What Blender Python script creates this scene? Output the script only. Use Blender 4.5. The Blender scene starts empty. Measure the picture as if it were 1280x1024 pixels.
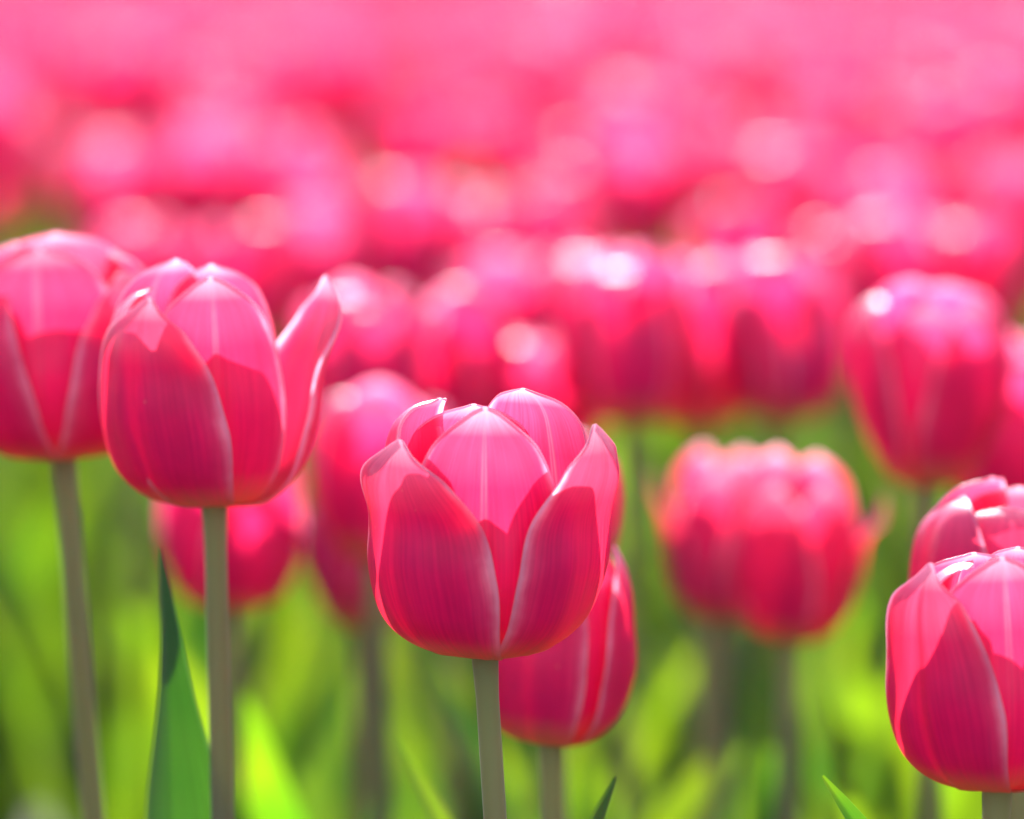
import bpy, math, random
import numpy as np
from mathutils import Vector, Matrix, Euler

scene = bpy.context.scene
R_ = math.radians

# ------------------------------------------------------------------ camera
CAM_H, PITCH, LENS, SENSOR, FOCUS = 0.58, R_(4.6), 200.0, 36.0, 1.30
FPX = LENS / SENSOR * 1280.0
cam_data = bpy.data.cameras.new("camera")
cam_data.lens, cam_data.sensor_width, cam_data.sensor_fit = LENS, SENSOR, 'HORIZONTAL'
cam_data.clip_start, cam_data.clip_end = 0.05, 2000.0
cam_data.dof.use_dof = True
cam_data.dof.focus_distance = FOCUS
cam_data.dof.aperture_fstop = 7.6
cam = bpy.data.objects.new("camera", cam_data)
scene.collection.objects.link(cam)
cam.location = (0, 0, CAM_H)
cam.rotation_euler = (R_(90) - PITCH, 0, 0)
scene.camera = cam

# ------------------------------------------------------------------ light
SUN_EL, SUN_AZ = R_(32), R_(-5)      # azimuth from +Y (behind the flowers), negative = to the left
world = bpy.data.worlds.new("World")
scene.world = world
world.use_nodes = True
wn = world.node_tree.nodes
sky = wn.new('ShaderNodeTexSky')
sky.sky_type = 'NISHITA'
sky.sun_disc = False
sky.sun_elevation = SUN_EL
sky.sun_rotation = SUN_AZ
world.node_tree.links.new(sky.outputs[0], wn['Background'].inputs['Color'])
wn['Background'].inputs['Strength'].default_value = 0.08
sun_data = bpy.data.lights.new("sun", 'SUN')
sun_data.energy = 5.0
sun_data.angle = R_(0.5)
sun_data.color = (1.0, 0.94, 0.92)
sun = bpy.data.objects.new("sun", sun_data)
scene.collection.objects.link(sun)
sdir = Vector((math.sin(SUN_AZ) * math.cos(SUN_EL), math.cos(SUN_AZ) * math.cos(SUN_EL), math.sin(SUN_EL)))
sun.rotation_euler = sdir.to_track_quat('Z', 'Y').to_euler()
sun.location = (0, 3, 4)
scene.view_settings.view_transform = 'Standard'
scene.view_settings.look = 'None'
scene.view_settings.gamma = 1.0
scene.view_settings.exposure = 1.85
scene.cycles.max_bounces = 12
scene.cycles.diffuse_bounces = 6
scene.cycles.transmission_bounces = 8
scene.cycles.use_denoising = True

# ------------------------------------------------------------------ helpers
FWD = Vector((0, math.cos(PITCH), -math.sin(PITCH)))
UPV = Vector((0, math.sin(PITCH), math.cos(PITCH)))
def at(px, py, k):
    """world point that the 1280x1024 photograph shows at px, py, k focus distances away"""
    d = k * FOCUS
    return Vector((0, 0, CAM_H)) + d * (FWD + Vector(((px - 640) / FPX, 0, 0)) - UPV * ((py - 512) / FPX))

def link(o, parent=None):
    scene.collection.objects.link(o)
    if parent is not None:
        o.parent = parent
    return o

def mesh_from(name, verts, faces, uvs=None, mats=(), mat_idx=None):
    me = bpy.data.meshes.new(name)
    V = np.asarray(verts, np.float32); F = np.asarray(faces, np.int32)
    me.vertices.add(len(V)); me.vertices.foreach_set("co", V.ravel())
    me.loops.add(F.size); me.loops.foreach_set("vertex_index", F.ravel())
    n = F.shape[1]
    me.polygons.add(len(F))
    me.polygons.foreach_set("loop_start", np.arange(0, F.size, n, dtype=np.int32))
    me.polygons.foreach_set("loop_total", np.full(len(F), n, np.int32))
    me.polygons.foreach_set("use_smooth", np.ones(len(F), bool))
    if mat_idx is not None:
        me.polygons.foreach_set("material_index", np.asarray(mat_idx, np.int32))
    for m in mats:
        me.materials.append(m)
    if uvs is not None:
        lay = me.uv_layers.new(name="along_and_across")
        lay.data.foreach_set("uv", np.asarray(uvs, np.float32)[F.ravel()].ravel())
    me.update(calc_edges=True)
    me.validate()
    return me

def grid_faces(nu, nt, flip=False):
    f = []
    for j in range(nt - 1):
        for i in range(nu - 1):
            a = j * nu + i
            q = [a, a + 1, a + 1 + nu, a + nu]
            f.append(q[::-1] if flip else q)
    return np.array(f, np.int32)

def spline(ctrl, n):
    """points of a Catmull-Rom curve through ctrl, even in arc length"""
    P = np.array(ctrl, float)
    P = np.vstack([2 * P[0] - P[1], P, 2 * P[-1] - P[-2]])
    out = []
    for i in range(1, len(P) - 2):
        t = np.linspace(0, 1, 40, endpoint=False)[:, None]
        p0, p1, p2, p3 = P[i - 1], P[i], P[i + 1], P[i + 2]
        out.append(0.5 * (2 * p1 + (p2 - p0) * t + (2 * p0 - 5 * p1 + 4 * p2 - p3) * t ** 2 + (3 * p1 - p0 - 3 * p2 + p3) * t ** 3))
    C = np.vstack(out + [P[-2][None]])
    s = np.concatenate([[0], np.cumsum(np.linalg.norm(np.diff(C, axis=0), axis=1))])
    q = np.linspace(0, s[-1], n)
    return np.stack([np.interp(q, s, C[:, k]) for k in range(C.shape[1])], 1)

# ------------------------------------------------------------------ materials
def nt_new(name):
    m = bpy.data.materials.new(name); m.use_nodes = True
    n = m.node_tree; n.nodes.clear()
    return m, n, n.nodes, n.links

def ramp(nd, stops, interp='LINEAR'):
    r = nd.new('ShaderNodeValToRGB'); r.color_ramp.interpolation = interp
    while len(r.color_ramp.elements) < len(stops):
        r.color_ramp.elements.new(0.5)
    for e, (p, c) in zip(r.color_ramp.elements, stops):
        e.position = p; e.color = (*c, 1) if len(c) == 3 else c
    return r

def mixc(nd, lk, a, b, fac, mode='MIX'):
    m = nd.new('ShaderNodeMix'); m.data_type = 'RGBA'; m.blend_type = mode
    for sock, v in ((m.inputs[0], fac), (m.inputs[6], a), (m.inputs[7], b)):
        if isinstance(v, bpy.types.NodeSocket): lk.new(v, sock)
        elif isinstance(v, (int, float)): sock.default_value = v
        else: sock.default_value = (*v, 1)
    return m.outputs[2]

def math_n(nd, lk, op, a, b=0.0, c=0.0, clamp=False):
    m = nd.new('ShaderNodeMath'); m.operation = op; m.use_clamp = clamp
    for s, v in zip(m.inputs, (a, b, c)):
        if isinstance(v, bpy.types.NodeSocket): lk.new(v, s)
        else: s.default_value = v
    return m.outputs[0]

def petal_material(name, outer, inner, trans, margin, rib, trans_edge):
    m, n, nd, lk = nt_new(name)
    uv = nd.new('ShaderNodeUVMap'); uv.uv_map = "along_and_across"
    sep = nd.new('ShaderNodeSeparateXYZ'); lk.new(uv.outputs[0], sep.inputs[0])
    u, t = sep.outputs[0], sep.outputs[1]
    oi = nd.new('ShaderNodeObjectInfo')
    au = math_n(nd, lk, 'ABSOLUTE', math_n(nd, lk, 'MULTIPLY_ADD', u, 2.0, -1.0))
    # fine veins running from base to margin
    comb = nd.new('ShaderNodeCombineXYZ')
    lk.new(math_n(nd, lk, 'MULTIPLY', u, 80.0), comb.inputs[0])
    lk.new(math_n(nd, lk, 'MULTIPLY', t, 2.6), comb.inputs[1])
    lk.new(math_n(nd, lk, 'MULTIPLY', oi.outputs['Random'], 40.0), comb.inputs[2])
    nz = nd.new('ShaderNodeTexNoise'); nz.inputs['Scale'].default_value = 1.0; nz.inputs['Detail'].default_value = 4
    lk.new(comb.outputs[0], nz.inputs['Vector'])
    veins = nz.outputs[0]
    tc = nd.new('ShaderNodeTexCoord')
    bl = nd.new('ShaderNodeTexNoise'); bl.inputs['Scale'].default_value = 75.0; bl.inputs['Detail'].default_value = 4
    lk.new(tc.outputs['Object'], bl.inputs['Vector'])
    fi = nd.new('ShaderNodeTexNoise'); fi.inputs['Scale'].default_value = 1900.0; fi.inputs['Detail'].default_value = 2
    lk.new(tc.outputs['Object'], fi.inputs['Vector'])
    geo = nd.new('ShaderNodeNewGeometry')
    side = mixc(nd, lk, outer, inner, geo.outputs['Backfacing'])
    # margin: pale lilac rim, uneven
    mm = math_n(nd, lk, 'ADD', au, math_n(nd, lk, 'MULTIPLY_ADD', bl.outputs[0], 0.22, -0.11))
    rim = ramp(nd, [(0.74, (0, 0, 0)), (0.92, (.22, .22, .22)), (0.99, (1, 1, 1))]); lk.new(mm, rim.inputs[0])
    tip = ramp(nd, [(0.74, (0, 0, 0)), (1.0, (.75, .75, .75))]); lk.new(t, tip.inputs[0])  # paler towards the tip: sunlit petal tops painted into the colour
    low = ramp(nd, [(0.10, (0, 0, 0)), (0.50, (1, 1, 1))]); lk.new(t, low.inputs[0])
    edge = math_n(nd, lk, 'MULTIPLY', math_n(nd, lk, 'MAXIMUM', rim.outputs[0], tip.outputs[0]), low.outputs[0])
    c = mixc(nd, lk, side, margin, math_n(nd, lk, 'MULTIPLY', edge, 0.85))
    thin = ramp(nd, [(0.88, (0, 0, 0)), (0.965, (.35, .35, .35)), (1.0, (1, 1, 1))]); lk.new(mm, thin.inputs[0])
    thin2 = ramp(nd, [(0.90, (0, 0, 0)), (0.985, (.8, .8, .8))]); lk.new(t, thin2.inputs[0])
    line = math_n(nd, lk, 'MULTIPLY', math_n(nd, lk, 'MAXIMUM', thin.outputs[0], thin2.outputs[0]), low.outputs[0])  # near-white line on margin and tip, partly painted-in rim light
    c = mixc(nd, lk, c, (0.90, 0.72, 0.88), math_n(nd, lk, 'MULTIPLY', line, 0.85))
    vr = ramp(nd, [(0.30, (.86, .80, .83)), (0.66, (1.06, 1.10, 1.08))]); lk.new(veins, vr.inputs[0])
    c = mixc(nd, lk, c, vr.outputs[0], 0.6, 'MULTIPLY')
    br = ramp(nd, [(0.3, (.80, .74, .78)), (0.7, (1.12, 1.12, 1.12))]); lk.new(bl.outputs[0], br.inputs[0])
    c = mixc(nd, lk, c, br.outputs[0], 0.55, 'MULTIPLY')
    # midrib: two pale lines with a darker groove
    ribr = ramp(nd, [(0.0, (.3, .3, .3)), (0.008, (.2, .2, .2)), (0.022, (1, 1, 1)), (0.055, (0, 0, 0))]); lk.new(au, ribr.inputs[0])
    ribt = ramp(nd, [(0.35, (.0, .0, .0)), (0.85, (1, 1, 1))]); lk.new(t, ribt.inputs[0])
    ribf = math_n(nd, lk, 'MULTIPLY', math_n(nd, lk, 'MULTIPLY', ribr.outputs[0], ribt.outputs[0]), math_n(nd, lk, 'MULTIPLY_ADD', bl.outputs[0], 0.5, -0.07))
    if rib:
        c = mixc(nd, lk, c, (0.9, 0.55, 0.66), ribf)
    # pale yellow-green foot of the petal
    ft = math_n(nd, lk, 'ADD', t, math_n(nd, lk, 'MULTIPLY_ADD', veins, 0.10, -0.05))
    foot = ramp(nd, [(0.13, (1, 1, 1)), (0.30, (0, 0, 0))]); lk.new(ft, foot.inputs[0])
    c = mixc(nd, lk, c, (0.62, 0.58, 0.26), math_n(nd, lk, 'MULTIPLY', foot.outputs[0], 0.85))
    sp = nd.new('ShaderNodeTexVoronoi'); sp.inputs['Scale'].default_value = 160.0
    lk.new(tc.outputs['Object'], sp.inputs['Vector'])
    spr = ramp(nd, [(0.035, (1, 1, 1)), (0.07, (0, 0, 0))]); lk.new(sp.outputs['Distance'], spr.inputs[0])
    spk = math_n(nd, lk, 'MULTIPLY', spr.outputs[0], math_n(nd, lk, 'GREATER_THAN', bl.outputs[0], 0.56))
    c = mixc(nd, lk, c, (0.85, 0.62, 0.55), math_n(nd, lk, 'MULTIPLY', spk, 0.6))
    # flower to flower variation
    hs = nd.new('ShaderNodeHueSaturation'); lk.new(c, hs.inputs['Color'])
    lk.new(math_n(nd, lk, 'MULTIPLY_ADD', oi.outputs['Random'], 0.024, 0.488), hs.inputs['Hue'])
    lk.new(math_n(nd, lk, 'MULTIPLY_ADD', oi.outputs['Random'], 0.14, 0.92), hs.inputs['Value'])
    pb = nd.new('ShaderNodeBsdfPrincipled')
    lk.new(hs.outputs[0], pb.inputs['Base Color'])
    pb.inputs['Roughness'].default_value = 0.34
    pb.inputs['Specular IOR Level'].default_value = 0.62
    pb.inputs['Sheen Weight'].default_value = 0.07
    pb.inputs['Sheen Roughness'].default_value = 0.25
    pb.inputs['Sheen Tint'].default_value = (0.86, 0.72, 1.0, 1)
    tr = nd.new('ShaderNodeBsdfTranslucent')
    tcx = mixc(nd, lk, trans, trans_edge, math_n(nd, lk, 'MULTIPLY', edge, 0.6))
    tcx = mixc(nd, lk, tcx, (0.98, 0.66, 0.82), math_n(nd, lk, 'MULTIPLY', line, 0.8))
    vt = ramp(nd, [(0.30, (.78, .62, .66)), (0.68, (1.08, 1.22, 1.18))]); lk.new(veins, vt.inputs[0])
    tcx = mixc(nd, lk, tcx, vt.outputs[0], 0.9, 'MULTIPLY')
    tcx = mixc(nd, lk, tcx, br.outputs[0], 0.5, 'MULTIPLY')
    if rib:
        tcx = mixc(nd, lk, tcx, (1.0, 0.45, 0.55), ribf)
    lk.new(tcx, tr.inputs['Color'])
    bump = nd.new('ShaderNodeBump'); bump.inputs['Strength'].default_value = 0.3; bump.inputs['Distance'].default_value = 0.0004
    hgt = math_n(nd, lk, 'SUBTRACT', math_n(nd, lk, 'MULTIPLY_ADD', fi.outputs[0], 0.12, veins), math_n(nd, lk, 'MULTIPLY', ribf, 0.6))
    lk.new(hgt, bump.inputs['Height'])
    lk.new(bump.outputs[0], pb.inputs['Normal']); lk.new(bump.outputs[0], tr.inputs['Normal'])
    mx = nd.new('ShaderNodeMixShader'); mx.inputs[0].default_value = 0.61
    lk.new(pb.outputs[0], mx.inputs[1]); lk.new(tr.outputs[0], mx.inputs[2])
    out = nd.new('ShaderNodeOutputMaterial'); lk.new(mx.outputs[0], out.inputs[0])
    return m

def leaf_material(name, lo=0.22, span=0.45, tlo=(.055, .25, .004), thi=(.32, .45, .004)):
    m, n, nd, lk = nt_new(name)
    uv = nd.new('ShaderNodeUVMap'); uv.uv_map = "along_and_across"
    sep = nd.new('ShaderNodeSeparateXYZ'); lk.new(uv.outputs[0], sep.inputs[0])
    oi = nd.new('ShaderNodeObjectInfo')
    comb = nd.new('ShaderNodeCombineXYZ')
    lk.new(math_n(nd, lk, 'MULTIPLY', sep.outputs[0], 34.0), comb.inputs[0])
    lk.new(math_n(nd, lk, 'MULTIPLY', sep.outputs[1], 1.2), comb.inputs[1])
    lk.new(math_n(nd, lk, 'MULTIPLY', oi.outputs['Random'], 30.0), comb.inputs[2])
    nz = nd.new('ShaderNodeTexNoise'); nz.inputs['Scale'].default_value = 1.0; nz.inputs['Detail'].default_value = 3
    lk.new(comb.outputs[0], nz.inputs['Vector'])
    tc = nd.new('ShaderNodeTexCoord')
    bl = nd.new('ShaderNodeTexNoise'); bl.inputs['Scale'].default_value = 22.0; bl.inputs['Detail'].default_value = 3
    lk.new(tc.outputs['Object'], bl.inputs['Vector'])
    base = ramp(nd, [(0.3, (.016, .080, .030)), (0.7, (.040, .135, .055))]); lk.new(bl.outputs[0], base.inputs[0])
    v = ramp(nd, [(0.35, (.8, .8, .8)), (0.65, (1.15, 1.15, 1.15))]); lk.new(nz.outputs[0], v.inputs[0])
    c = mixc(nd, lk, base.outputs[0], v.outputs[0], 0.8, 'MULTIPLY')
    au = math_n(nd, lk, 'ABSOLUTE', math_n(nd, lk, 'MULTIPLY_ADD', sep.outputs[0], 2.0, -1.0))
    er = ramp(nd, [(0.90, (0, 0, 0)), (0.99, (1, 1, 1))]); lk.new(au, er.inputs[0])
    c = mixc(nd, lk, c, (.30, .40, .22), math_n(nd, lk, 'MULTIPLY', er.outputs[0], 0.6))
    pb = nd.new('ShaderNodeBsdfPrincipled'); lk.new(c, pb.inputs['Base Color'])
    pb.inputs['Roughness'].default_value = 0.55; pb.inputs['Specular IOR Level'].default_value = 0.35
    pb.inputs['Sheen Weight'].default_value = 0.05
    pb.inputs['Sheen Tint'].default_value = (0.6, 0.85, 0.9, 1)
    tr = nd.new('ShaderNodeBsdfTranslucent')
    tb = ramp(nd, [(0.3, tlo), (0.7, thi)]); lk.new(bl.outputs[0], tb.inputs[0])
    lk.new(mixc(nd, lk, tb.outputs[0], v.outputs[0], 0.7, 'MULTIPLY'), tr.inputs['Color'])
    bump = nd.new('ShaderNodeBump'); bump.inputs['Strength'].default_value = 0.3; bump.inputs['Distance'].default_value = 0.0008
    lk.new(nz.outputs[0], bump.inputs['Height']); lk.new(bump.outputs[0], pb.inputs['Normal'])
    mx = nd.new('ShaderNodeMixShader')
    lk.new(math_n(nd, lk, 'MULTIPLY_ADD', oi.outputs['Random'], span, lo), mx.inputs[0])
    lk.new(pb.outputs[0], mx.inputs[1]); lk.new(tr.outputs[0], mx.inputs[2])
    out = nd.new('ShaderNodeOutputMaterial'); lk.new(mx.outputs[0], out.inputs[0])
    return m

def plain_material(name, dark, light, scale, rough=0.6, sheen=0.0, bump_d=0.0005, stretch=(1, 1, 1), head=None):
    m, n, nd, lk = nt_new(name)
    tc = nd.new('ShaderNodeTexCoord'); mp = nd.new('ShaderNodeMapping'); mp.inputs['Scale'].default_value = stretch
    lk.new(tc.outputs['Object'], mp.inputs[0])
    nz = nd.new('ShaderNodeTexNoise'); nz.inputs['Scale'].default_value = scale; nz.inputs['Detail'].default_value = 5
    lk.new(mp.outputs[0], nz.inputs['Vector'])
    r = ramp(nd, [(0.3, dark), (0.7, light)]); lk.new(nz.outputs[0], r.inputs[0])
    col = r.outputs[0]
    if head:                                   # paler green just under the bloom
        uv = nd.new('ShaderNodeUVMap'); uv.uv_map = "along_and_across"
        sep = nd.new('ShaderNodeSeparateXYZ'); lk.new(uv.outputs[0], sep.inputs[0])
        h = ramp(nd, [(0.90, (0, 0, 0)), (0.995, (.75, .75, .75))]); lk.new(sep.outputs[1], h.inputs[0])
        col = mixc(nd, lk, col, head, h.outputs[0])
        big = nd.new('ShaderNodeTexNoise'); big.inputs['Scale'].default_value = 14.0
        lk.new(tc.outputs['Object'], big.inputs['Vector'])
        g = ramp(nd, [(0.42, (0, 0, 0)), (0.62, (1, 1, 1))]); lk.new(big.outputs[0], g.inputs[0])
        col = mixc(nd, lk, col, (0.15, 0.18, 0.09), math_n(nd, lk, 'MULTIPLY', g.outputs[0], 0.55))
    pb = nd.new('ShaderNodeBsdfPrincipled'); lk.new(col, pb.inputs['Base Color'])
    pb.inputs['Roughness'].default_value = rough
    pb.inputs['Sheen Weight'].default_value = sheen
    b = nd.new('ShaderNodeBump'); b.inputs['Strength'].default_value = 0.4; b.inputs['Distance'].default_value = bump_d
    lk.new(nz.outputs[0], b.inputs['Height']); lk.new(b.outputs[0], pb.inputs['Normal'])
    sh = pb.outputs[0]
    if head:
        tr = nd.new('ShaderNodeBsdfTranslucent'); tr.inputs['Color'].default_value = (0.42, 0.42, 0.14, 1)
        mx = nd.new('ShaderNodeMixShader'); mx.inputs[0].default_value = 0.28
        lk.new(sh, mx.inputs[1]); lk.new(tr.outputs[0], mx.inputs[2]); sh = mx.outputs[0]
    out = nd.new('ShaderNodeOutputMaterial'); lk.new(sh, out.inputs[0])
    return m

OUTER, INNER, RIM = (0.56, 0.002, 0.31), (0.70, 0.03, 0.30), (0.86, 0.52, 0.84)
M_PETAL = petal_material("pink_petal", OUTER, INNER, (0.97, 0.020, 0.128), RIM, True, (0.97, 0.24, 0.52))
M_PETAL_PLAIN = petal_material("pink_petal_without_midrib", OUTER, INNER, (0.97, 0.022, 0.118), RIM, False, (0.97, 0.24, 0.52))
M_RED = petal_material("red_glowing_petal", OUTER, INNER, (0.97, 0.020, 0.075), RIM, True, (0.97, 0.14, 0.31))
M_RED_PLAIN = petal_material("red_glowing_petal_without_midrib", OUTER, INNER, (0.97, 0.030, 0.072), RIM, False, (0.97, 0.16, 0.30))
M_LEAF = leaf_material("tulip_leaf")
M_LEAF_SHADED = leaf_material("shaded_tulip_leaf", 0.26, 0.02, (.035, .17, .002), (.07, .22, .003))  # darker, less translucent copy: shade painted into one leaf's colour
M_STEM = plain_material("tulip_stem", (0.22, 0.215, 0.085), (0.33, 0.255, 0.14), 120, 0.55, 0.35, 0.0003, (1, 1, 0.12), (0.34, 0.36, 0.13))
M_PISTIL = plain_material("pistil_green", (0.45, 0.45, 0.12), (0.6, 0.6, 0.25), 200, 0.5)
M_SOIL = plain_material("field_soil", (0.035, 0.026, 0.018), (0.09, 0.068, 0.048), 9, 0.9, 0, 0.02)
M_TREE = plain_material("far_foliage", (0.035, 0.055, 0.03), (0.07, 0.10, 0.05), 0.8, 0.8)

# ------------------------------------------------------------------ shapes
def sm(a, b, x):
    t = np.clip((x - a) / (b - a), 0, 1); return t * t * (3 - 2 * t)

def petal_arrays(p, nu, nt, bead=0.0):
    """p: az (deg from the camera side), R, H, tip (radius of the tip / R), W (half width / R), plus shaping. metres, bloom space"""
    R, H = p['R'], p['H']
    tip = p.get('tip', 0.55); top = p.get('top', 1.0); W = p.get('W', 0.78) * R
    sh = p.get('shoulder', 0.97); tp = p.get('taper', 0.0)
    prof = spline([(0.07 * R, 0.0), ((0.50 - 0.12 * tp) * R, 0.030 * H), ((0.84 - 0.16 * tp) * R, 0.16 * H), ((1.0 - 0.08 * tp) * R, 0.38 * H),
                   (sh * R, 0.60 * H), ((0.42 * sh + 0.58 * tip + 0.10) * R, 0.83 * top * H), (tip * R, top * H)], nt)
    t = np.linspace(0, 1, nt)
    pk = p.get('peak', 0.50)
    lo = 0.30 + 0.70 * np.sin(np.clip(t / pk, 0, 1) * math.pi / 2) ** 1.1
    q = np.clip((t - pk) / (1 - pk), 0, 1)
    hi = np.clip(1 - q ** p.get('blunt', 2.3), 0, 1) ** 0.62
    w = W * np.where(t < pk, lo, hi)
    w = np.maximum(w, 0.0003)
    if p.get('point', 0.0):                       # small pointed tip
        w = w * (1 - p['point'] * sm(0.86, 0.985, t)) + 0.0
        w = np.maximum(w, 0.0003)
    cup = p.get('cup', 1.0)
    r, z = prof[:, 0], prof[:, 1]
    rc = np.maximum(0.45 * r + 0.55 * R * cup, 0.30 * R)
    rc = rc * (1 + p.get('flat_top', 0.0) * sm(0.5, 1, t))
    u = np.linspace(-1, 1, nu)
    U, T = np.meshgrid(u, t)
    phi = np.clip(U * w[:, None] / rc[:, None], -2.4, 2.4)
    tang = rc[:, None] * np.sin(phi)
    rad = r[:, None] - rc[:, None] * (1 - np.cos(phi))
    zz = z[:, None] + np.zeros_like(U)
    rng = np.random.RandomState(p.get('seed', 1))
    # margins: gentle waves and an outward or inward curl, side lobes dip at the midrib crease
    wave = p.get('wave', 0.02) * R
    fade = 1 - sm(0.80, 0.97, T)
    ph = rng.rand(4) * 6.28
    am = np.abs(U) ** 2.5 * sm(0.25, 0.75, T) * fade
    rad = rad + am * wave * (np.sin(T * 9 + ph[0] + U * 1.5) + 0.6 * np.sin(T * 17 + ph[1] - U * 2))
    zz = zz + am * wave * 0.6 * np.sin(T * 12 + ph[2] + U)
    rad = rad + p.get('curl_l', 0.0) * R * np.clip(-U, 0, 1) ** 3 * sm(0.35, 0.8, T) * fade + p.get('curl_r', 0.0) * R * np.clip(U, 0, 1) ** 3 * sm(0.35, 0.8, T) * fade
    rad = rad - 0.022 * R * np.exp(-(U / 0.10) ** 2) * sm(0.15, 0.6, T) * fade      # midrib groove
    rad = rad + fade * (0.012 * R * np.sin(U * 7 + ph[3]) * sm(0.2, 0.6, T) + 0.012 * R * np.sin(U * 4 + T * 7 + ph[0]) * sm(0.1, 0.4, T)
                        + 0.016 * R * np.sin(U * 2.6 - T * 5 + ph[1]) * sm(0.15, 0.5, T) + 0.0045 * R * np.sin(U * 15 + ph[2] + 2 * T) * sm(0.1, 0.5, T))
    # top lip rolled inwards (+) or outwards (-)
    rad = rad - p.get('roll', 0.0) * R * sm(0.80, 1.0, T) ** 2
    zz = zz - abs(p.get('roll', 0.0)) * 0.3 * H * sm(0.9, 1.0, T) ** 2
    tang = tang + p.get('skew', 0.0) * R * T ** 2
    az = R_(p['az'])
    x = rad * math.sin(az) + tang * math.cos(az)
    y = -rad * math.cos(az) + tang * math.sin(az)
    G = np.stack([x, y, zz], -1)
    uu, tt = (U + 1) / 2, T
    if bead:                                                                 # the rounded thickness of the margin
        dt = np.gradient(G, axis=0)
        cols = []
        for e, i0, i1 in ((0, 0, 2), (1, -1, -3)):
            out = G[:, i0] - G[:, i1]; out /= np.linalg.norm(out, axis=1)[:, None] + 1e-9
            nrm = np.cross(out, dt[:, i0]) * (1 if e == 0 else -1); nrm /= np.linalg.norm(nrm, axis=1)[:, None] + 1e-9
            hint = np.stack([-G[:, i0, 0], -G[:, i0, 1], 0 * G[:, i0, 0]], -1)
            nrm *= np.where((nrm * hint).sum(1) < 0, -1, 1)[:, None]
            cols.append([G[:, i0] + bead * (math.sin(a) * out + (1 - math.cos(a)) * nrm) for a in (0.6, 1.2, 1.8, 2.4, 3.0)])
        G = np.concatenate([np.stack(cols[0][::-1], 1), G, np.stack(cols[1], 1)], 1)
        uu = np.concatenate([np.zeros((nt, 5)), uu, np.ones((nt, 5))], 1)
        tt = np.repeat(t[:, None], nu + 10, 1)
        nu = nu + 10
    V = G.reshape(-1, 3)
    op = p.get('open', 0.0)                                                  # lean the whole petal out about its foot
    if op:
        ax = Vector((math.cos(az), math.sin(az), 0))
        Mx = np.array(Matrix.Rotation(R_(op), 3, ax))
        V = V @ Mx.T
    uv = np.stack([uu, tt], -1).reshape(-1, 2)
    return V, grid_faces(nu, nt), uv

def default_petals(R, H, rng, twist):
    out = []
    taper = rng.choice((0.0, 0.2, 0.5, 0.9))
    for k in range(6):
        inner = k % 2
        out.append(dict(az=twist + 60 * k + rng.uniform(-7, 7), R=R * (0.90 if inner else 1.0), H=H,
                        tip=rng.uniform(0.42, 0.72) if inner else rng.uniform(0.45, 0.85), top=rng.uniform(0.97, 1.06) if inner else rng.uniform(0.88, 1.0),
                        W=rng.uniform(0.78, 0.92) * (1.06 if inner else 1.0), blunt=rng.uniform(1.9, 2.3) if inner else rng.uniform(1.5, 2.0),
                        shoulder=rng.uniform(0.90, 1.0), point=rng.uniform(0, 0.5), wave=rng.uniform(0.01, 0.03),
                        taper=taper, roll=rng.uniform(0.10, 0.30) if inner else rng.uniform(0.02, 0.22), cup=rng.uniform(0.9, 1.1), skew=rng.uniform(-.06, .06),
                        open=rng.uniform(-1, 3) + (rng.uniform(4, 12) if rng.random() < 0.12 else 0),
                        curl_l=rng.uniform(-.05, .08), curl_r=rng.uniform(-.05, .08), seed=rng.randint(0, 99999)))
    return out

def stem_arrays(p0, p1, r0, r1, bow, nt=44, nu=14):
    """tapered stem from p0 (ground) to p1 (bloom foot), bowed sideways"""
    p0, p1 = np.array(p0, float), np.array(p1, float)
    bow = np.array(bow, float)
    t = np.linspace(0, 1, nt)
    c = p0[None] * (1 - t)[:, None] + p1[None] * t[:, None] + bow[None] * (np.sin(t * math.pi))[:, None]
    rr = r0 + (r1 - r0) * t + 0.0005 * sm(0.975, 1.0, t)
    a = np.linspace(0, 2 * math.pi, nu, endpoint=False)
    d = np.gradient(c, axis=0); d /= np.linalg.norm(d, axis=1)[:, None]
    ex = np.cross(d, np.array([0, 1.0, 0])); ex /= np.linalg.norm(ex, axis=1)[:, None]
    ey = np.cross(d, ex)
    V = (c[:, None] + rr[:, None, None] * (np.cos(a)[None, :, None] * ex[:, None] + np.sin(a)[None, :, None] * ey[:, None])).reshape(-1, 3)
    f = []
    for j in range(nt - 1):
        for i in range(nu):
            k = (i + 1) % nu
            f.append([j * nu + i, j * nu + k, (j + 1) * nu + k, (j + 1) * nu + i])
    uv = np.stack([np.tile(np.arange(nu) / nu, nt), np.repeat(t, nu)], -1)
    return V, np.array(f, np.int32), uv

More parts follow.
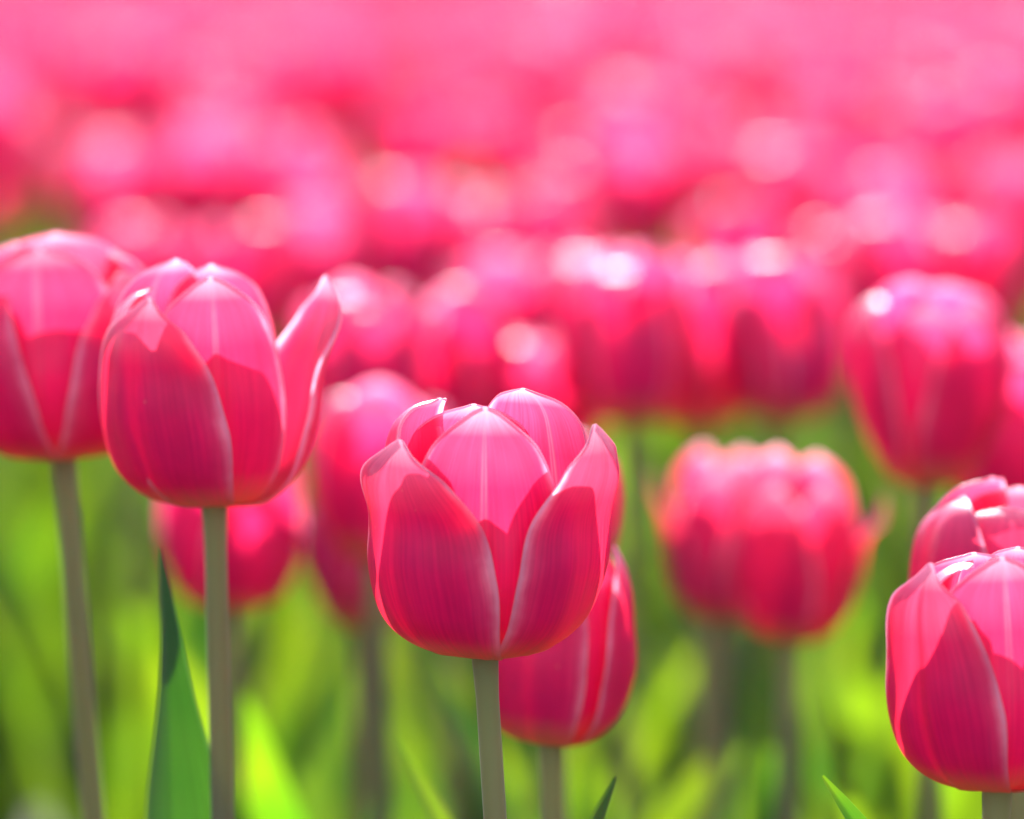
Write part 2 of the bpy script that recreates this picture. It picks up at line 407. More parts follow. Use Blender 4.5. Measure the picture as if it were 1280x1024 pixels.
def leaf_arrays(L, W, az, lean, bend, twist, fold, nu=9, nt=22, base_r=0.004, seed=0, z0=0.0, tip_twist=0.0, acute=0.0):
    """lanceolate leaf: az in degrees from the camera side, lean/bend in degrees from upright at foot and at tip, W half width"""
    t = np.linspace(0, 1, nt)
    ang = R_(lean) + R_(bend) * t ** 2
    ds = L / (nt - 1)
    r = base_r + np.concatenate([[0], np.cumsum(np.sin(ang[:-1]) * ds)])
    z = z0 + np.concatenate([[0], np.cumsum(np.cos(ang[:-1]) * ds)])
    w = W * np.clip(np.sin(np.clip(t, 0, 1) ** 0.62 * math.pi), 0, 1) ** 0.85
    w = w * np.where(t < 0.4, 0.75 + 0.25 * sm(0, 0.4, t), 1) + W * 0.35 * (1 - sm(0, 0.2, t)) + 0.0004
    w = w * (1 - acute * sm(0.85, 0.94, t))
    u = np.linspace(-1, 1, nu)
    U, T = np.meshgrid(u, t)
    rng = np.random.RandomState(seed); ph = rng.rand(3) * 6.28
    f = R_(fold) * (1 - 0.55 * T)
    tw = R_(twist) * (T - 0.15) + R_(tip_twist) * sm(0.84, 0.96, T)
    s = U * w[:, None]
    lx = s * np.cos(f * np.abs(U) ** 0.7)
    ln = -np.abs(s) * np.sin(f) * np.abs(U) ** 0.3            # towards the inside
    ln = ln + 0.10 * w[:, None] * np.abs(U) ** 2 * np.sin(T * 11 + ph[0] + U)
    a, b = lx * np.cos(tw) - ln * np.sin(tw), lx * np.sin(tw) + ln * np.cos(tw)
    rad = r[:, None] + b * np.cos(ang)[:, None]
    zz = z[:, None] - b * np.sin(ang)[:, None]
    A = R_(az)
    x = rad * math.sin(A) + a * math.cos(A)
    y = -rad * math.cos(A) + a * math.sin(A)
    V = np.stack([x, y, zz], -1).reshape(-1, 3)
    uv = np.stack([(U + 1) / 2, T], -1).reshape(-1, 2)
    return V, grid_faces(nu, nt), uv

def pistil_arrays(H):
    prof = [(0.0022, -0.001), (0.0045, 0.004), (0.0052, 0.010), (0.0042, 0.018), (0.0035, 0.021), (0.0062, 0.024), (0.0052, 0.027), (0.0004, 0.0265)]
    prof = np.array(prof) * (H / 0.058)
    nu = 10; a = np.linspace(0, 2 * math.pi, nu, endpoint=False)
    V = np.concatenate([np.stack([r * np.cos(a), r * np.sin(a), np.full(nu, z)], -1) for r, z in prof])
    f = [[j * nu + i, j * nu + (i + 1) % nu, (j + 1) * nu + (i + 1) % nu, (j + 1) * nu + i] for j in range(len(prof) - 1) for i in range(nu)]
    uv = np.zeros((len(V), 2))
    return V, np.array(f, np.int32), uv

def tag(o, label=None, cat=None, group=None, kind=None):
    if label: o['label'] = label
    if cat: o['category'] = cat
    if group: o['group'] = group
    if kind: o['kind'] = kind
    return o

def make_tulip(foot, top_at, petals, H, label, group='tulips', leaves=(), tilt=(0, 0), spin=0.0, stem_r=0.003, bow=(0, 0, 0), nu=13, nt=20, bead=0.0, mats=None):
    mats = mats or (M_PETAL, M_PETAL_PLAIN)
    """foot: ground point, top_at: bloom foot (both world). Bloom and leaves hang under one Empty on the ground."""
    foot, top_at = Vector(foot), Vector(top_at)
    root = bpy.data.objects.new('tulip', None)
    root.empty_display_size = 0.02
    root.location = foot
    link(root); tag(root, label, 'tulip', group)
    rel = top_at - foot
    sV, sF, sU = stem_arrays((0, 0, -0.01), rel, stem_r * 1.25, stem_r, bow)
    link(bpy.data.objects.new('stem', mesh_from('stem', sV, sF, sU, [M_STEM])), root)
    rot = Euler((R_(tilt[0]), R_(tilt[1]), R_(spin)), 'XYZ')
    rmax = max(p['R'] for p in petals)
    for p in petals:
        V, F, UV = petal_arrays(p, nu, nt, bead)
        o = link(bpy.data.objects.new('petal', mesh_from('petal', V, F, UV, [mats[0] if p['R'] < rmax * 0.955 else mats[1]])), root)
        o.location = rel; o.rotation_euler = rot
    V, F, UV = pistil_arrays(H)
    o = link(bpy.data.objects.new('pistil', mesh_from('pistil', V, F, UV, [M_PISTIL])), root)
    o.location = rel; o.rotation_euler = rot
    for lf in leaves:
        V, F, UV = leaf_arrays(**lf)
        link(bpy.data.objects.new('leaf', mesh_from('leaf', V, F, UV, [M_LEAF])), root)
    return root

def copy_thing(src, loc, rz, sc, label, group):
    r = src.copy(); scene.collection.objects.link(r)
    r.location = loc; r.rotation_euler = (0, 0, rz); r.scale = (sc, sc, sc)
    r['label'] = label; r['group'] = group
    for ch in src.children:
        c = ch.copy(); scene.collection.objects.link(c); c.parent = r
    return r

def random_leaves(rng, n, hmax, az0=None):
    out = []
    a = rng.uniform(0, 360) if az0 is None else az0
    for i in range(n):
        L = hmax * rng.uniform(0.72, 1.08)
        out.append(dict(L=L, W=rng.uniform(0.018, 0.036), az=a + i * 140 + rng.uniform(-30, 30), lean=rng.uniform(4, 13),
                        bend=rng.uniform(5, 38), twist=rng.uniform(-60, 60), fold=rng.uniform(12, 40), seed=rng.randint(0, 9999)))
    return out

# ------------------------------------------------------------------ setting: ground and the wood at the horizon
gx, gy = np.meshgrid(np.concatenate([np.linspace(-90, -20, 8), np.linspace(-12, 12, 49), np.linspace(20, 90, 8)]),
                     np.concatenate([np.linspace(-20, -3, 5), np.linspace(-1, 40, 84), np.linspace(48, 110, 8)]))
rs = np.random.RandomState(4)
gz = rs.uniform(-0.012, 0.0, gx.shape)
gV = np.stack([gx, gy, gz], -1).reshape(-1, 3)
ground = link(bpy.data.objects.new('ground', mesh_from('ground', gV, grid_faces(gx.shape[1], gx.shape[0]), None, [M_SOIL])))
tag(ground, kind='structure')

rw = np.random.RandomState(8)
N = 30000
cx = rw.uniform(-60, 60, N)
top = 7 + 1.8 * np.sin(cx * 0.55) + 1.2 * np.sin(cx * 1.3 + 1) + 0.6 * np.sin(cx * 3.1)
cz = top * rw.uniform(0.0, 1.0, N) ** 1.1
cy = 75 + rw.uniform(-3, 3, N)
s = rw.uniform(0.3, 0.65, N)
ctr = np.stack([cx, cy, cz], -1)
e1 = rw.normal(size=(N, 3)); e1 /= np.linalg.norm(e1, axis=1)[:, None]
e2 = np.cross(e1, rw.normal(size=(N, 3))); e2 /= np.linalg.norm(e2, axis=1)[:, None]
e1 *= s[:, None]; e2 *= s[:, None] * 0.7
wV = np.stack([ctr - e1, ctr - e2, ctr + e1, ctr + e2], 1).reshape(-1, 3)
wood = link(bpy.data.objects.new('distant_wood', mesh_from('distant_wood', wV, np.arange(N * 4).reshape(-1, 4), None, [M_TREE])))
tag(wood, 'dull green line of woodland beyond the far edge of the tulip field', 'wood', kind='stuff')

# ------------------------------------------------------------------ the tulips one can point to
MM = 0.001
used = []          # (x, y) of every tulip standing
def ground_of(top_at, slope):
    """foot of a stem whose picture slope (sideways per height) is known"""
    return Vector((top_at.x + slope * top_at.z, top_at.y + 0.012, 0))

def place(px, py, k, petals, H, label, slope=0.0, **kw):
    p = at(px, py, k)
    f = ground_of(p, slope)
    used.append((f.x, f.y)); used.append((p.x, p.y))
    if 'tilt' not in kw:
        kw['tilt'] = (0, -math.degrees(math.atan(slope)) * 0.7)
    return make_tulip(f, p, petals, H, label, **kw)

HERO = dict(nu=31, nt=60, bead=0.00032, mats=(M_RED, M_RED_PLAIN))
MAIN_G = 'tulips in the field'

def P(az, R, H, **kw):
    return dict(az=az, R=R * MM, H=H * MM, **kw)

# the sharp bloom in the middle
place(606, 818, 1.0, [
    P(-50, 27.40, 54.2, tip=0.94, top=0.95, W=0.92, shoulder=1.0, point=0.5, wave=.010, cup=.98, roll=.01, blunt=1.85, seed=3, curl_r=-.03),
    P(64, 27.88, 56.1, tip=0.98, top=0.975, W=0.84, shoulder=1.01, point=0.5, wave=.012, cup=.98, roll=.0, blunt=2.1, seed=5, open=0, curl_l=.05),
    P(-1, 24.57, 57.1, tip=0.74, top=1.035, W=0.84, shoulder=0.97, point=0.2, wave=.012, cup=1.05, roll=.0, blunt=1.8, seed=7),
    P(138, 25.04, 59.1, tip=0.60, top=1.05, W=0.95, shoulder=0.98, point=0.1, wave=.02, cup=1.0, roll=.10, blunt=2.25, seed=9),
    P(-112, 25.04, 59.1, tip=0.64, top=1.04, W=0.86, shoulder=0.97, point=0.0, wave=.03, cup=0.95, roll=.17, blunt=2.25, seed=11),
    P(192, 26.46, 57.1, tip=0.66, top=1.01, W=0.80, shoulder=0.98, point=0.3, wave=.02, cup=1.0, roll=.10, blunt=2.2, seed=13),
], 0.058, 'sharply focused pink tulip in the middle with a bright midrib on its front petal', slope=0.093,
    leaves=[dict(L=.30, W=.020, az=150, lean=9, bend=25, twist=20, fold=25, seed=1), dict(L=.27, W=.022, az=-80, lean=14, bend=30, twist=-30, fold=22, seed=2)],
    group=MAIN_G, stem_r=.0026, bow=(-.004, 0, 0), tilt=(2, 0.5), **HERO)

# tall bloom on the left with one petal folding outwards
place(268, 630, 1.06, [
    P(-38, 26.5, 57, tip=0.78, top=0.92, W=0.86, shoulder=1.0, point=0.5, wave=.012, cup=.95, roll=.0, blunt=1.55, seed=23),
    P(8, 22.5, 58, tip=0.72, top=0.985, W=0.84, shoulder=0.99, point=0.2, wave=.012, cup=1.0, roll=.02, blunt=2.0, seed=27),
    P(114, 23.5, 58, tip=1.06, top=0.98, W=0.92, shoulder=1.04, point=0.4, wave=.015, cup=1.25, roll=.0, blunt=2.0, seed=25, open=7),
    P(-95, 25.5, 58, tip=0.66, top=0.96, W=0.86, shoulder=0.98, point=0.2, wave=.045, cup=.95, roll=.14, blunt=2.4, seed=29),
    P(174, 23.0, 58, tip=0.55, top=1.02, W=0.70, shoulder=0.97, point=0.35, wave=.02, cup=1.0, roll=.10, blunt=2.4, seed=31),
    P(222, 25.0, 58, tip=0.55, top=1.05, W=0.80, shoulder=0.98, point=0.3, wave=.02, cup=1.0, roll=.10, blunt=2.2, seed=33),
], 0.060, 'tall pink tulip on upright brown-green stem, one pale petal standing away from its bloom', slope=0.0,
    leaves=[dict(L=.30, W=.022, az=150, lean=12, bend=20, twist=-20, fold=25, seed=5)],
    group=MAIN_G, stem_r=.0027, bow=(.003, 0, 0), tilt=(2, -2), **HERO)

# bloom cut by the frame on the left
place(80, 572, 1.13, [
    P(-62, 29.0, 55, tip=0.60, top=0.92, W=0.90, shoulder=0.97, point=0.4, wave=.012, cup=.98, roll=.06, blunt=1.8, seed=43),
    P(-6, 26.0, 57, tip=0.68, top=0.985, W=0.95, shoulder=0.97, point=0.0, wave=.010, cup=1.05, roll=.03, blunt=2.25, seed=45),
    P(58, 28.0, 54, tip=0.80, top=0.90, W=0.84, shoulder=0.98, point=0.3, wave=.012, cup=.95, roll=.02, blunt=1.8, seed=47),
    P(115, 26.0, 58, tip=0.75, top=0.93, W=0.86, shoulder=1.0, point=0.1, wave=.02, cup=1.0, roll=.10, blunt=2.25, seed=49),
    P(-120, 26.0, 58, tip=0.55, top=1.0, W=0.86, shoulder=0.97, point=0.0, wave=.02, cup=0.95, roll=.12, blunt=2.25, seed=51),
    P(178, 28.0, 58, tip=0.50, top=1.02, W=0.85, shoulder=0.98, point=0.1, wave=.02, cup=1.0, roll=.10, blunt=2.4, seed=53),
], 0.058, 'pink tulip cut off by the edge of the photo, on a leaning mauve stem', slope=0.10,
    leaves=[dict(L=.36, W=.024, az=160, lean=10, bend=15, twist=30, fold=25, seed=7)],
    group=MAIN_G, stem_r=.0029, tilt=(1, -3), bow=(-.004, 0, 0), **HERO)

# small closed bloom low behind the middle one
place(688, 930, 1.09, [
    P(-32, 19.5, 52, tip=0.60, top=0.97, W=0.92, shoulder=0.97, point=0.3, wave=.01, cup=1.0, blunt=2.2, seed=61),
    P(84, 19.5, 52, tip=0.60, top=0.98, W=0.80, shoulder=0.96, point=0.3, wave=.012, cup=.95, blunt=2.1, seed=63),
    P(212, 18.5, 52, tip=0.45, top=0.98, W=1.0, shoulder=0.96, point=0.3, wave=.012, cup=.95, blunt=2.1, seed=65),
    P(38, 16.5, 52, tip=0.45, top=0.99, W=1.05, shoulder=0.96, point=0.1, wave=.01, cup=1.0, blunt=2.4, seed=67),
    P(155, 16.5, 52, tip=0.45, top=1.0, W=1.0, shoulder=0.96, point=0.1, wave=.01, cup=1.0, blunt=2.4, seed=69),
    P(-88, 16.5, 52, tip=0.45, top=0.98, W=1.0, shoulder=0.96, point=0.1, wave=.01, cup=1.0, blunt=2.4, seed=71),
], 0.052, 'small narrow closed pink tulip with greenish foot, low behind the sharp middle bloom', slope=0.03,
    leaves=[dict(L=.30, W=.020, az=200, lean=8, bend=25, twist=20, fold=25, seed=9)],
    group=MAIN_G, stem_r=.0027, tilt=(0, 5), **HERO)

# sharp bloom at the lower right
place(1247, 984, 0.985, [
    P(-48, 24.83, 54, tip=0.80, top=0.99, W=0.82, shoulder=1.0, point=0.6, wave=.012, cup=.95, roll=.0, blunt=1.4, seed=83),
    P(4, 22.92, 55, tip=0.68, top=1.0, W=0.84, shoulder=0.97, point=0.2, wave=.012, cup=1.0, roll=.02, blunt=2.4, seed=85),
    P(78, 25.79, 54, tip=0.80, top=0.97, W=0.85, shoulder=1.0, point=0.5, wave=.012, cup=.95, roll=.0, blunt=1.8, seed=87, curl_l=.06),
    P(-105, 22.44, 55, tip=0.40, top=0.98, W=0.88, shoulder=0.95, point=0.0, wave=.05, cup=.95, roll=.20, blunt=2.25, seed=89),
    P(140, 23.40, 55, tip=0.55, top=1.0, W=0.88, shoulder=0.97, point=0.2, wave=.02, cup=1.0, roll=.10, blunt=2.4, seed=91),
    P(200, 24.35, 55, tip=0.50, top=0.98, W=0.85, shoulder=0.98, point=0.2, wave=.02, cup=1.0, roll=.10, blunt=2.2, seed=93),
], 0.055, 'sharp pink tulip lowest in the photo, its left petal folding over at the tip', slope=-0.03,
    leaves=[dict(L=.27, W=.022, az=95, lean=10, bend=25, twist=10, fold=25, seed=11)],
    group=MAIN_G, stem_r=.003, tilt=(2, -2), **HERO)

# the one just behind it
place(1268, 880, 1.07, [
    P(-15, 25.0, 54, tip=0.50, top=0.94, W=0.98, shoulder=0.98, point=0.2, wave=.015, cup=1.0, roll=.06, blunt=2.3, seed=101),
    P(-70, 26.0, 54, tip=0.62, top=0.98, W=0.88, shoulder=0.98, point=0.2, wave=.015, cup=.95, roll=.08, blunt=2.4, seed=103),
    P(50, 26.0, 54, tip=0.62, top=0.98, W=0.88, shoulder=0.98, point=0.2, wave=.015, cup=.95, roll=.08, blunt=2.4, seed=105),
    P(105, 24.0, 54, tip=0.55, top=1.0, W=0.88, shoulder=0.98, point=0.2, wave=.02, cup=1.0, roll=.08, blunt=2.4, seed=107),
    P(-130, 24.0, 56, tip=0.45, top=1.03, W=0.90, shoulder=0.98, point=0.1, wave=.02, cup=1.0, roll=.14, blunt=2.25, seed=109),
    P(170, 26.0, 54, tip=0.50, top=1.0, W=0.88, shoulder=0.98, point=0.2, wave=.02, cup=1.0, roll=.10, blunt=2.4, seed=111),
], 0.055, 'slightly soft pink tulip directly behind the lowest sharp bloom, only its rounded top showing', slope=0.03,
    leaves=[dict(L=.27, W=.022, az=-160, lean=8, bend=25, twist=10, fold=25, seed=13)],
    group=MAIN_G, stem_r=.003, tilt=(1, 0), **HERO)

# softer blooms further back: bloom foot px, py, distance / focus, bloom height px, half width px, twist, slope, label
SOFT = [
    (985, 800, 1.33, 246, 100, -38, 0.00, 'blurred pink tulip on grey stem with one petal pointing away, above bright leaves', []),
    (902, 775, 1.42, 205, 76, 20, -0.02, 'blurred pink tulip half hidden behind the bloom with the grey stem', []),
    (1158, 606, 1.31, 258, 97, -62, 0.02, 'blurred purple-pink tulip with two white rim highlights, high above the lowest sharp bloom', []),
    (1268, 640, 1.40, 232, 88, 10, 0.02, 'blurred red-pink tulip beside the tall purple-pink one, cut by the frame', []),
    (692, 760, 1.22, 228, 80, 10, 0.02, 'blurred pink tulip hidden behind the right petals of the sharp middle bloom', []),
    (288, 756, 1.36, 225, 88, 30, 0.02, 'dim blurred tulip in shade behind the upright brown-green stem', []),
    (470, 700, 1.36, 220, 86, 0, 0.02, 'blurred pale-topped pink tulip just left of the sharp middle bloom', []),
    (452, 784, 1.42, 215, 78, 40, 0.02, 'blurred shaded tulip low beside the foot of the sharp middle bloom', []),
    (462, 575, 1.50, 226, 84, 15, 0.0, 'blurred pale pink tulip between the standing petal and the sharp middle bloom', []),
    (566, 572, 1.54, 220, 84, -20, 0.0, 'blurred pink tulip rising straight behind the top of the sharp middle bloom', []),
    (676, 610, 1.55, 205, 80, 30, 0.0, 'blurred pink tulip over the right shoulder of the sharp middle bloom', []),
    (785, 528, 1.52, 220, 82, -10, 0.0, 'blurred pink tulip, first of three in a bright clump above the leaves', []),
    (880, 530, 1.56, 214, 80, 25, 0.0, 'blurred pink tulip, middle one of three in a bright clump above the leaves', []),
    (985, 525, 1.54, 212, 78, 50, 0.0, 'blurred pink tulip, last of three in a bright clump above the leaves', []),
    (505, 392, 2.05, 178, 66, 0, 0.0, 'very blurred white-topped tulip above the pale one beside the standing petal', []),
    (592, 402, 2.10, 172, 64, 30, 0.0, 'very blurred deep red tulip above the top of the sharp middle bloom', []),
    (680, 395, 2.12, 168, 62, -30, 0.0, 'very blurred tulip with a white cap next to the deep red one', []),
    (800, 318, 2.25, 160, 66, 15, 0.0, 'very blurred mauve-sided tulip above the bright clump of three', []),
    (310, 430, 1.90, 165, 70, -15, 0.0, 'very blurred salmon pink tulip just behind the standing pale petal', []),
    (180, 420, 1.95, 150, 68, 30, 0.0, 'very blurred pale tulip between the two blooms at the left', []),
    (395, 400, 2.0, 150, 60, 10, 0.0, 'very blurred pink tulip above the standing pale petal', []),
    (150, 318, 2.35, 152, 58, 0, 0.0, 'very blurred tulip with a round pale disc beside the dark green gap', []),
    (255, 310, 2.45, 160, 56, 20, 0.0, 'very blurred pale tulip, middle of the bright trio in the upper left', []),
    (355, 305, 2.50, 150, 56, -20, 0.0, 'very blurred tulip with the whitest cap of the bright trio in the upper left', []),
    (1145, 350, 2.15, 160, 62, 0, 0.0, 'very blurred pink tulip above the tall purple-pink one', []),
    (1250, 345, 2.2, 155, 60, 25, 0.0, 'very blurred deep pink tulip at the frame edge above the red-pink one', []),
    (1040, 420, 1.95, 140, 62, -20, 0.0, 'very blurred light pink tulip between the bright clump and the tall purple-pink one', []),
    (985, 300, 2.35, 128, 56, 15, 0.0, 'very blurred pale tulip above the last of the bright clump', []),
    (735, 470, 1.80, 165, 74, 40, 0.0, 'very blurred magenta tulip between the bright clump and the middle bloom', []),
    (630, 480, 1.82, 170, 74, 10, 0.0, 'very blurred rose tulip filling the gap above the middle bloom', []),
    (1120, 430, 1.82, 170, 70, 10, 0.0, 'very blurred deep pink tulip behind the shoulder of the purple-pink one', []),
    (1215, 425, 1.85, 160, 70, -30, 0.0, 'very blurred red tulip between the purple-pink one and the frame edge', []),
    (930, 372, 2.05, 130, 58, -15, 0.0, 'very blurred salmon tulip peeping over the bright clump of three', []),
]
SPECIAL = {
    0: [P(-28, 20.68, 56, tip=0.74, top=0.88, W=0.80, shoulder=1.0, point=0.4, roll=.0, blunt=1.55, taper=.4, seed=201),
        P(34, 19.36, 57, tip=0.66, top=0.88, W=0.84, shoulder=0.99, point=0.3, roll=.0, blunt=1.8, taper=.4, seed=203),
        P(92, 20.68, 56, tip=1.26, top=0.84, W=0.80, shoulder=1.10, point=0.3, roll=.0, blunt=1.7, cup=1.1, seed=205),
        P(-92, 19.80, 57, tip=0.85, top=0.94, W=0.80, shoulder=1.0, point=0.3, roll=.0, blunt=1.8, seed=207),
        P(152, 19.36, 59, tip=0.62, top=0.96, W=0.84, shoulder=0.98, point=0.2, roll=.04, blunt=1.9, seed=209),
        P(212, 20.24, 59, tip=0.66, top=0.98, W=0.84, shoulder=0.98, point=0.2, roll=.04, blunt=1.9, seed=211)],
    1: [P(-84, 18.90, 53, tip=1.30, top=0.92, W=0.80, shoulder=1.12, point=0.2, roll=-.02, blunt=1.9, cup=1.1, seed=241),
        P(-20, 18.48, 53, tip=0.80, top=0.95, W=0.84, shoulder=0.99, point=0.3, roll=.0, blunt=1.8, seed=243),
        P(40, 19.74, 52, tip=0.85, top=0.92, W=0.84, shoulder=1.0, point=0.3, roll=.0, blunt=1.7, seed=245),
        P(100, 18.48, 53, tip=0.80, top=0.95, W=0.82, shoulder=0.99, point=0.3, roll=.0, blunt=1.8, seed=247),
        P(160, 19.32, 55, tip=0.72, top=1.0, W=0.84, shoulder=0.98, point=0.2, roll=.04, blunt=1.9, seed=249),
        P(220, 18.48, 55, tip=0.76, top=1.02, W=0.84, shoulder=0.98, point=0.2, roll=.04, blunt=1.9, seed=251)],
    2: [P(-80, 24.5, 60, tip=0.84, top=0.98, W=0.84, taper=1.0, shoulder=1.02, point=0.0, roll=.16, blunt=2.25, seed=221),
        P(-14, 21.5, 60, tip=0.62, top=0.94, W=0.80, taper=1.0, shoulder=0.98, point=0.1, roll=.04, blunt=2.3, seed=223),
        P(42, 23.5, 61, tip=0.66, top=0.95, W=0.86, taper=1.0, shoulder=1.0, point=0.2, roll=.05, blunt=2.2, seed=225),
        P(100, 22.0, 61, tip=0.70, top=1.0, W=0.84, taper=1.0, shoulder=1.0, point=0.1, roll=.12, blunt=2.4, seed=227),
        P(160, 23.5, 62, tip=0.62, top=1.0, W=0.84, taper=1.0, shoulder=0.98, point=0.1, roll=.14, blunt=2.4, seed=229),
        P(-136, 22.0, 62, tip=0.62, top=1.02, W=0.84, taper=1.0, shoulder=0.98, point=0.1, roll=.14, blunt=2.4, seed=231)],
}
for i, (px, py, k, hpx, wpx, tw, slope, label, extra) in enumerate(SOFT):
    rng = random.Random(500 + i)
    u = FOCUS * k / FPX
    H, Rr = hpx * u, wpx * u
    pts = SPECIAL.get(i) or default_petals(Rr, H, rng, tw)
    for azx, op in extra:
        pts[2]['az'] = azx; pts[2]['open'] = op; pts[2]['tip'] = 1.0; pts[2]['W'] = 0.7; pts[2]['roll'] = 0
    place(px, py, k, pts, H, label, slope=slope, group=MAIN_G, leaves=random_leaves(rng, 4, 0.36), stem_r=.003,
          tilt=(rng.uniform(-4, 4), rng.uniform(-5, 5)), nu=13, nt=20, mats=(M_RED, M_RED_PLAIN) if i in (0, 1) else None)

# ------------------------------------------------------------------ leaves of neighbours that stand in front, each on its own young plant
def leaf_plant(px, py, k, leaf, label, in_shade=False):
    """a leaf whose tip the photograph shows at px, py; a bloomless young tulip of one or two leaves"""
    V, F, UV = leaf_arrays(**leaf)
    tipv = Vector(V.reshape(leaf.get('nt', 22), -1, 3)[-1].mean(0))
    tgt = at(px, py, k)
    root = bpy.data.objects.new('young_tulip', None)
    root.empty_display_size = 0.02
    root.location = (tgt.x - tipv.x, tgt.y - tipv.y, tgt.z - tipv.z)
    link(root)
    link(bpy.data.objects.new('leaf', mesh_from('leaf', V, F, UV, [M_LEAF_SHADED if in_shade else M_LEAF])), root)
    tag(root, label, 'plant', 'bloomless tulip leaves among the stems')
    used.append((root.location.x, root.location.y))
    return root
leaf_plant(200, 684, 1.06, dict(L=.455, W=.044, az=-16, lean=-3, bend=13, twist=30, tip_twist=18, fold=40, acute=.10, nu=17, nt=50, seed=3), 'tall dark green leaf curling to a point beside the brown-green stem', in_shade=True)
leaf_plant(1028, 970, 1.0, dict(L=.385, W=.020, az=-75, lean=12, bend=26, twist=95, fold=35, nu=13, nt=50, seed=4), 'sharp narrow green leaf tip pointing up near the lowest bloom')
leaf_plant(770, 972, 1.05, dict(L=.39, W=.020, az=60, lean=6, bend=18, twist=-95, fold=35, nu=13, nt=50, seed=5), 'narrow dark green leaf tip beside the small closed bloom')
leaf_plant(497, 925, 1.14, dict(L=.39, W=.022, az=-60, lean=8, bend=22, twist=85, fold=35, nu=13, nt=50, seed=6), 'soft narrow green leaf with a pale tip left of the sharp middle stem')

# ------------------------------------------------------------------ the field behind
protos = []
for i in range(7):
    rng = random.Random(900 + i)
    H = rng.uniform(.054, .062); Rr = H * rng.uniform(.42, .50)
    x = rng.uniform(-.03, .03); y = rng.uniform(-.03, .03)
    spec = dict(top=Vector((x, y, rng.uniform(.372, .437))), petals=default_petals(Rr, H, rng, rng.uniform(0, 120)), H=H,
                leaves=random_leaves(rng, 3, 0.37), tilt=(rng.uniform(-6, 6), rng.uniform(-6, 6)), bow=(rng.uniform(-.01, .01), 0, 0))
    protos.append(spec)

# scatter with a least distance, denser than the eye can count
rng = random.Random(77)
cell = 0.085
taken = {}
def free(x, y, dmin):
    n = int(dmin / cell) + 1
    i, j = int(math.floor(x / cell)), int(math.floor(y / cell))
    for a in range(i - n, i + n + 1):
        for b in range(j - n, j + n + 1):
            for (u, v) in taken.get((a, b), ()):
                if (u - x) ** 2 + (v - y) ** 2 < dmin * dmin:
                    return False
    return True
def take(x, y):
    taken.setdefault((int(math.floor(x / cell)), int(math.floor(y / cell))), []).append((x, y))
for x, y in used:
    take(x, y)
spots = []
FAR = 34.0
for _ in range(90000):
    y = 1.0 + (FAR - 1.0) * rng.random() ** 0.62
    half = 0.09 * y + min(1.0, 0.35 + 0.12 * y)
    x = rng.uniform(-half, half)
    inframe = abs(x) < 0.09 * y + 0.07
    if inframe and y < 3.1:
        continue
    if y < 1.3 and abs(x) < 0.3:
        continue
    px = 640 + x / y * FPX
    if (y < 4.3 and 5 < px < 125) or (y < 3.9 and 865 < px < 945):   # two bare patches among the rows
        continue
    dmin = 0.092 if y < 9 else 0.115
    if free(x, y, dmin):
        take(x, y); spots.append((x, y))
spots.sort(key=lambda p: p[1])
inside = [p for p in spots if abs(p[0]) < 0.09 * p[1] + 0.03]
N_IND = 300 - len(SOFT) - 6
single, rest = inside[:N_IND], set(spots)
rest -= set(single)
rest = sorted(rest, key=lambda p: (p[1], p[0]))
made = []
LBL = 'pink tulip in the dense field behind, blurred into the mass of far blooms'
for i, (x, y) in enumerate(single):
    k = i % len(protos); s = protos[k]
    rz = rng.uniform(0, 2 * math.pi); sc = rng.uniform(.95, 1.07)
    if i < len(protos):
        o = make_tulip((x, y, 0), Vector((x, y, 0)) + s['top'], s['petals'], s['H'], LBL, 'blurred tulips of the far field', s['leaves'], s['tilt'], 0, .003, s['bow'], nu=9, nt=13)
        made.append(o)
        o.rotation_euler = (0, 0, rz); o.scale = (sc, sc, sc)
    else:
        copy_thing(made[k], (x, y, 0), rz, sc, LBL, 'blurred tulips of the far field')

# everything past the three hundred: one mass
def lod(spec, nu, nt, lnu, lnt):
    Vs, Fs, Us, Ms, n = [], [], [], [], 0
    def add(V, F, UV, mi):
        nonlocal n
        Vs.append(V); Fs.append(F + n); Us.append(UV); Ms.append(np.full(len(F), mi)); n += len(V)
    rot = np.array(Euler((R_(spec['tilt'][0]), R_(spec['tilt'][1]), 0)).to_matrix())
    for p in spec['petals']:
        V, F, UV = petal_arrays(p, nu, nt)
        add(V @ rot.T + np.array(spec['top']), F, UV, 0)
    V, F, UV = stem_arrays((0, 0, -.01), spec['top'], .0038, .003, spec['bow'], 6, 5); add(V, F, UV, 1)
    for lf in spec['leaves']:
        d = dict(lf); d['nu'] = lnu; d['nt'] = lnt
        V, F, UV = leaf_arrays(**d); add(V, F, UV, 2)
    return np.concatenate(Vs), np.concatenate(Fs), np.concatenate(Us), np.concatenate(Ms)
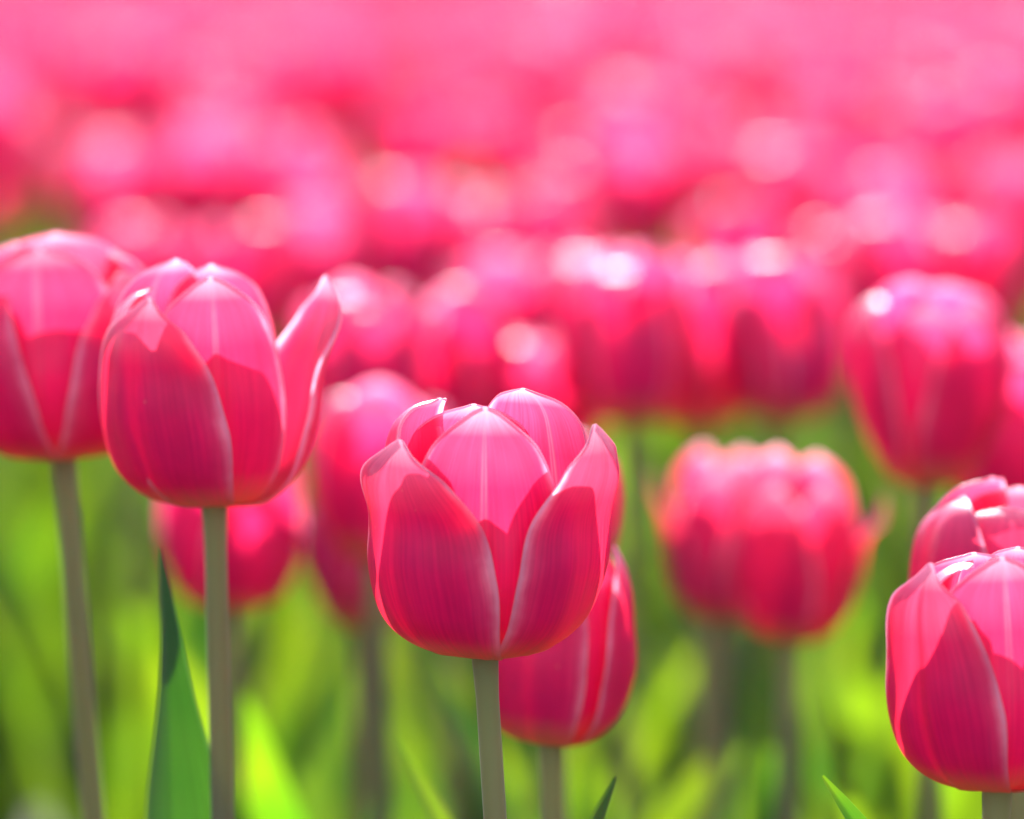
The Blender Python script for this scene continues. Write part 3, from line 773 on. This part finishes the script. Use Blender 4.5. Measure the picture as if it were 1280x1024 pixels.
hi = [lod(s, 7, 9, 5, 9) for s in protos]
lo = [lod(s, 5, 7, 3, 5) for s in protos]
aV, aF, aU, aM, n = [], [], [], [], 0
for (x, y) in rest:
    V, F, UV, Mi = (hi if y < 7 else lo)[rng.randrange(len(protos))]
    a = rng.uniform(0, 2 * math.pi); sc = rng.uniform(.93, 1.08)
    ca, sa = math.cos(a) * sc, math.sin(a) * sc
    W = np.empty_like(V)
    W[:, 0] = V[:, 0] * ca - V[:, 1] * sa + x
    W[:, 1] = V[:, 0] * sa + V[:, 1] * ca + y
    W[:, 2] = V[:, 2] * sc
    aV.append(W); aF.append(F + n); aU.append(UV); aM.append(Mi); n += len(V)
field = link(bpy.data.objects.new('tulip_field', mesh_from('tulip_field', np.concatenate(aV), np.concatenate(aF), np.concatenate(aU), [M_PETAL, M_STEM, M_LEAF], np.concatenate(aM))))
tag(field, 'far pink tulips running together into one soft mass towards the horizon', 'tulip field', kind='stuff')
print("tulips single", len(single) + len(SOFT) + 6, "mass", len(rest))

# ------------------------------------------------------------------ added volume that pales the far rows, standing in for glare
hx, hy0, hy1, hz0, hz1 = 92.0, -22.0, 112.0, -1.0, 12.0
hv = [(x, y, z) for z in (hz0, hz1) for (x, y) in ((-hx, hy0), (hx, hy0), (hx, hy1), (-hx, hy1))]
hf = [[0, 3, 2, 1], [4, 5, 6, 7], [0, 1, 5, 4], [1, 2, 6, 5], [2, 3, 7, 6], [3, 0, 4, 7]]
m, n_, nd_, lk_ = nt_new("added_haze_volume")
pv = nd_.new('ShaderNodeVolumePrincipled')
pv.inputs['Color'].default_value = (0.90, 0.88, 1.0, 1)
pv.inputs['Density'].default_value = 0.0009
pv.inputs['Anisotropy'].default_value = 0.0
lk_.new(pv.outputs[0], nd_.new('ShaderNodeOutputMaterial').inputs['Volume'])
haze = link(bpy.data.objects.new('haze', mesh_from('haze', hv, hf, None, [m])))
for p_ in haze.data.polygons: p_.use_smooth = False
tag(haze, 'added pale veil standing in for glare over the far rows of tulips', 'haze', kind='stuff')
